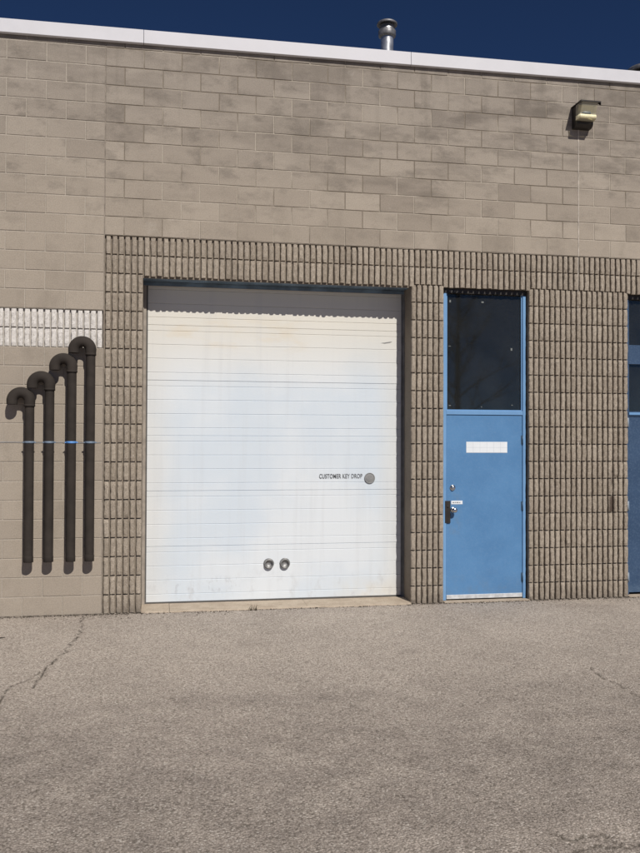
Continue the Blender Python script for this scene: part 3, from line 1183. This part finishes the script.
# ------------------------------------------------------------------ roof vents
def vent(x, y, ztop, k, label):
    t = thing('roof_vent', label, 'roof vent', (x, y, 6.09))
    m = MB()
    m.lathe([(.101 * k, 0), (.101 * k, ztop - 6.09 - .25 * k)], (x, y, 6.09), 'Z', 32)
    m.build('vent_pipe', GALV, t, fix=True)
    m = MB()
    z = ztop
    m.lathe([(.10 * k, -.27 * k), (.135 * k, -.25 * k), (.140 * k, -.235 * k), (.140 * k, -.165 * k), (.128 * k, -.150 * k), (.10 * k, -.150 * k), (.10 * k, -.27 * k)], (x, y, z), 'Z', 32)
    m.build('vent_collar', VENTD, t, fix=True)
    m = MB()
    m.lathe([(.108 * k, -.16 * k), (.108 * k, -.07 * k), (.10 * k, -.07 * k)], (x, y, z), 'Z', 32)
    m.build('vent_throat', GALV, t, fix=True)
    m = MB()
    m.lathe([(.001, 0), (.09 * k, -.006 * k), (.140 * k, -.022 * k), (.160 * k, -.038 * k), (.163 * k, -.044 * k), (.163 * k, -.066 * k), (.156 * k, -.070 * k), (.150 * k, -.058 * k), (.001, -.056 * k)], (x, y, z), 'Z', 36)
    m.build('vent_cap', VENTD, t, fix=True)


vent(3.478, 1.5, 7.322, .82, 'round galvanised roof vent pipe with a flat cap behind the white roof edge')
vent(7.15, 1.5, 7.035, 1.45, 'wide low roof vent cap barely showing over the roof edge at far right')

# ------------------------------------------------------------------ small things on the ground
def weed(x, y, label):
    m = MB()
    g = random.Random(5)
    for i in range(16):
        a = g.uniform(0, 6.28)
        L = g.uniform(.03, .075)
        lean = g.uniform(.1, .7)
        w = g.uniform(.003, .007)
        p0 = Vector((x + g.uniform(-.045, .045), y + g.uniform(-.015, .015), -.002))
        dx = Vector((math.cos(a), math.sin(a) * .6, 0))
        sd_ = Vector((-dx.y, dx.x, 0)).normalized() * w
        pts = []
        for s_ in (0, .4, .75, 1):
            c_ = p0 + dx * (lean * L * s_ ** 1.4) + Vector((0, 0, L * s_ * (1 - .25 * lean * s_)))
            k = 1 - s_ * .85
            pts.append((c_ - sd_ * k, c_ + sd_ * k, c_ + Vector((0, -.002, .001)) * k))
        b = []
        for a_, c_, d_ in pts:
            b += [a_, c_, d_]
        f = []
        for r in range(3):
            for c_ in range(3):
                d_ = (c_ + 1) % 3
                f.append((3 * r + c_, 3 * r + d_, 3 * r + 3 + d_, 3 * r + 3 + c_))
        f += [(0, 2, 1), (9, 10, 11)]
        m.add(b, f)
    tag(m.build('weed_tuft', WEED, fix=True), label, 'weed')


weed(1.585, -.065, 'small dry weed tuft growing at the edge of the garage door sill')
tw = MB()
tw.tube([(-.93, -1.10, .008), (-.885, -1.045, .012), (-.85, -1.0, .008), (-.80, -.965, .006)], [.006, .008, .007, .003], 8)
tw.tube([(-.87, -1.03, .010), (-.86, -.985, .016)], [.004, .002], 6)
tag(tw.build('twig', TWIG), 'dark broken twig lying on the asphalt left of the crack', 'twig')
cr = MB()
g = random.Random(11)
for i in range(1700):
    x = g.choice([g.uniform(-1.4, .42), g.uniform(-1.2, 3.4), g.uniform(3.3, 6.3), g.uniform(3.3, 6.3)])
    y = -abs(g.gauss(0, .028)) - (.006 if not (XG0 < x < XG1) else .035)
    if g.random() < .08:
        y -= g.uniform(0, .25)
    s_ = g.uniform(.003, .010)
    v = []
    for dx, dy, dz in ((1, 0, 0), (0, 1, 0), (-1, 0, 0), (0, -1, 0), (0, 0, 1)):
        q = s_ * g.uniform(.6, 1.3)
        v.append((x + dx * q, y + dy * q, dz * q * 1.1 - .0005))
    cr.add(v, [(0, 1, 4), (1, 2, 4), (2, 3, 4), (3, 0, 4), (3, 2, 1, 0)])
cr.build('ground_debris', CRUMB, kind='stuff')

# ------------------------------------------------------------------ bare tree across the lot (mirrored in the transom glass)
def bare_tree(x, y):
    t = thing('bare_tree', 'leafless tree across the lot, mirrored in the dark glass above the blue door', 'tree', (x, y, 0))
    g = random.Random(21)
    m = MB()
    tr = [(x, y, -.1), (x + .03, y, 2.0), (x - .02, y + .05, 4.5), (x + .05, y, 7.0), (x, y, 9.0)]
    m.tube(tr, [.13, .11, .085, .05, .015], 10, sm=True)
    m.build('trunk', BARK, t)
    br = MB()

    def grow(p, d, L, r, depth):
        pts, rad = [p], [r]
        n = 4
        for i in range(n):
            d = (d + Vector((g.uniform(-.22, .22), g.uniform(-.22, .22), g.uniform(-.08, .22)))).normalized()
            p = p + d * (L / n)
            pts.append(p); rad.append(r * (1 - .7 * (i + 1) / n))
        br.tube(pts, rad, 6 if depth < 2 else 4, cap=False)
        if depth < 3:
            for k in range(4 if depth < 2 else 3):
                i = g.choice([1, 2, 3, 4])
                nd = (d + Vector((g.uniform(-1, 1), g.uniform(-1, 1), g.uniform(-.3, .7)))).normalized()
                grow(pts[i], nd, L * g.uniform(.45, .7), rad[i] * .75, depth + 1)
    for k in range(20):
        h = 2.4 + 6.2 * k / 20
        a = k * 2.4 + g.uniform(-.4, .4)
        d = Vector((math.cos(a), math.sin(a), g.uniform(.5, 1.0))).normalized()
        grow(Vector((x, y, h)), d, max(.8, 3.2 - h * .24), .045 - h * .003, 0)
    br.build('branches', BARK, t)


bare_tree(11.1, -20.0)
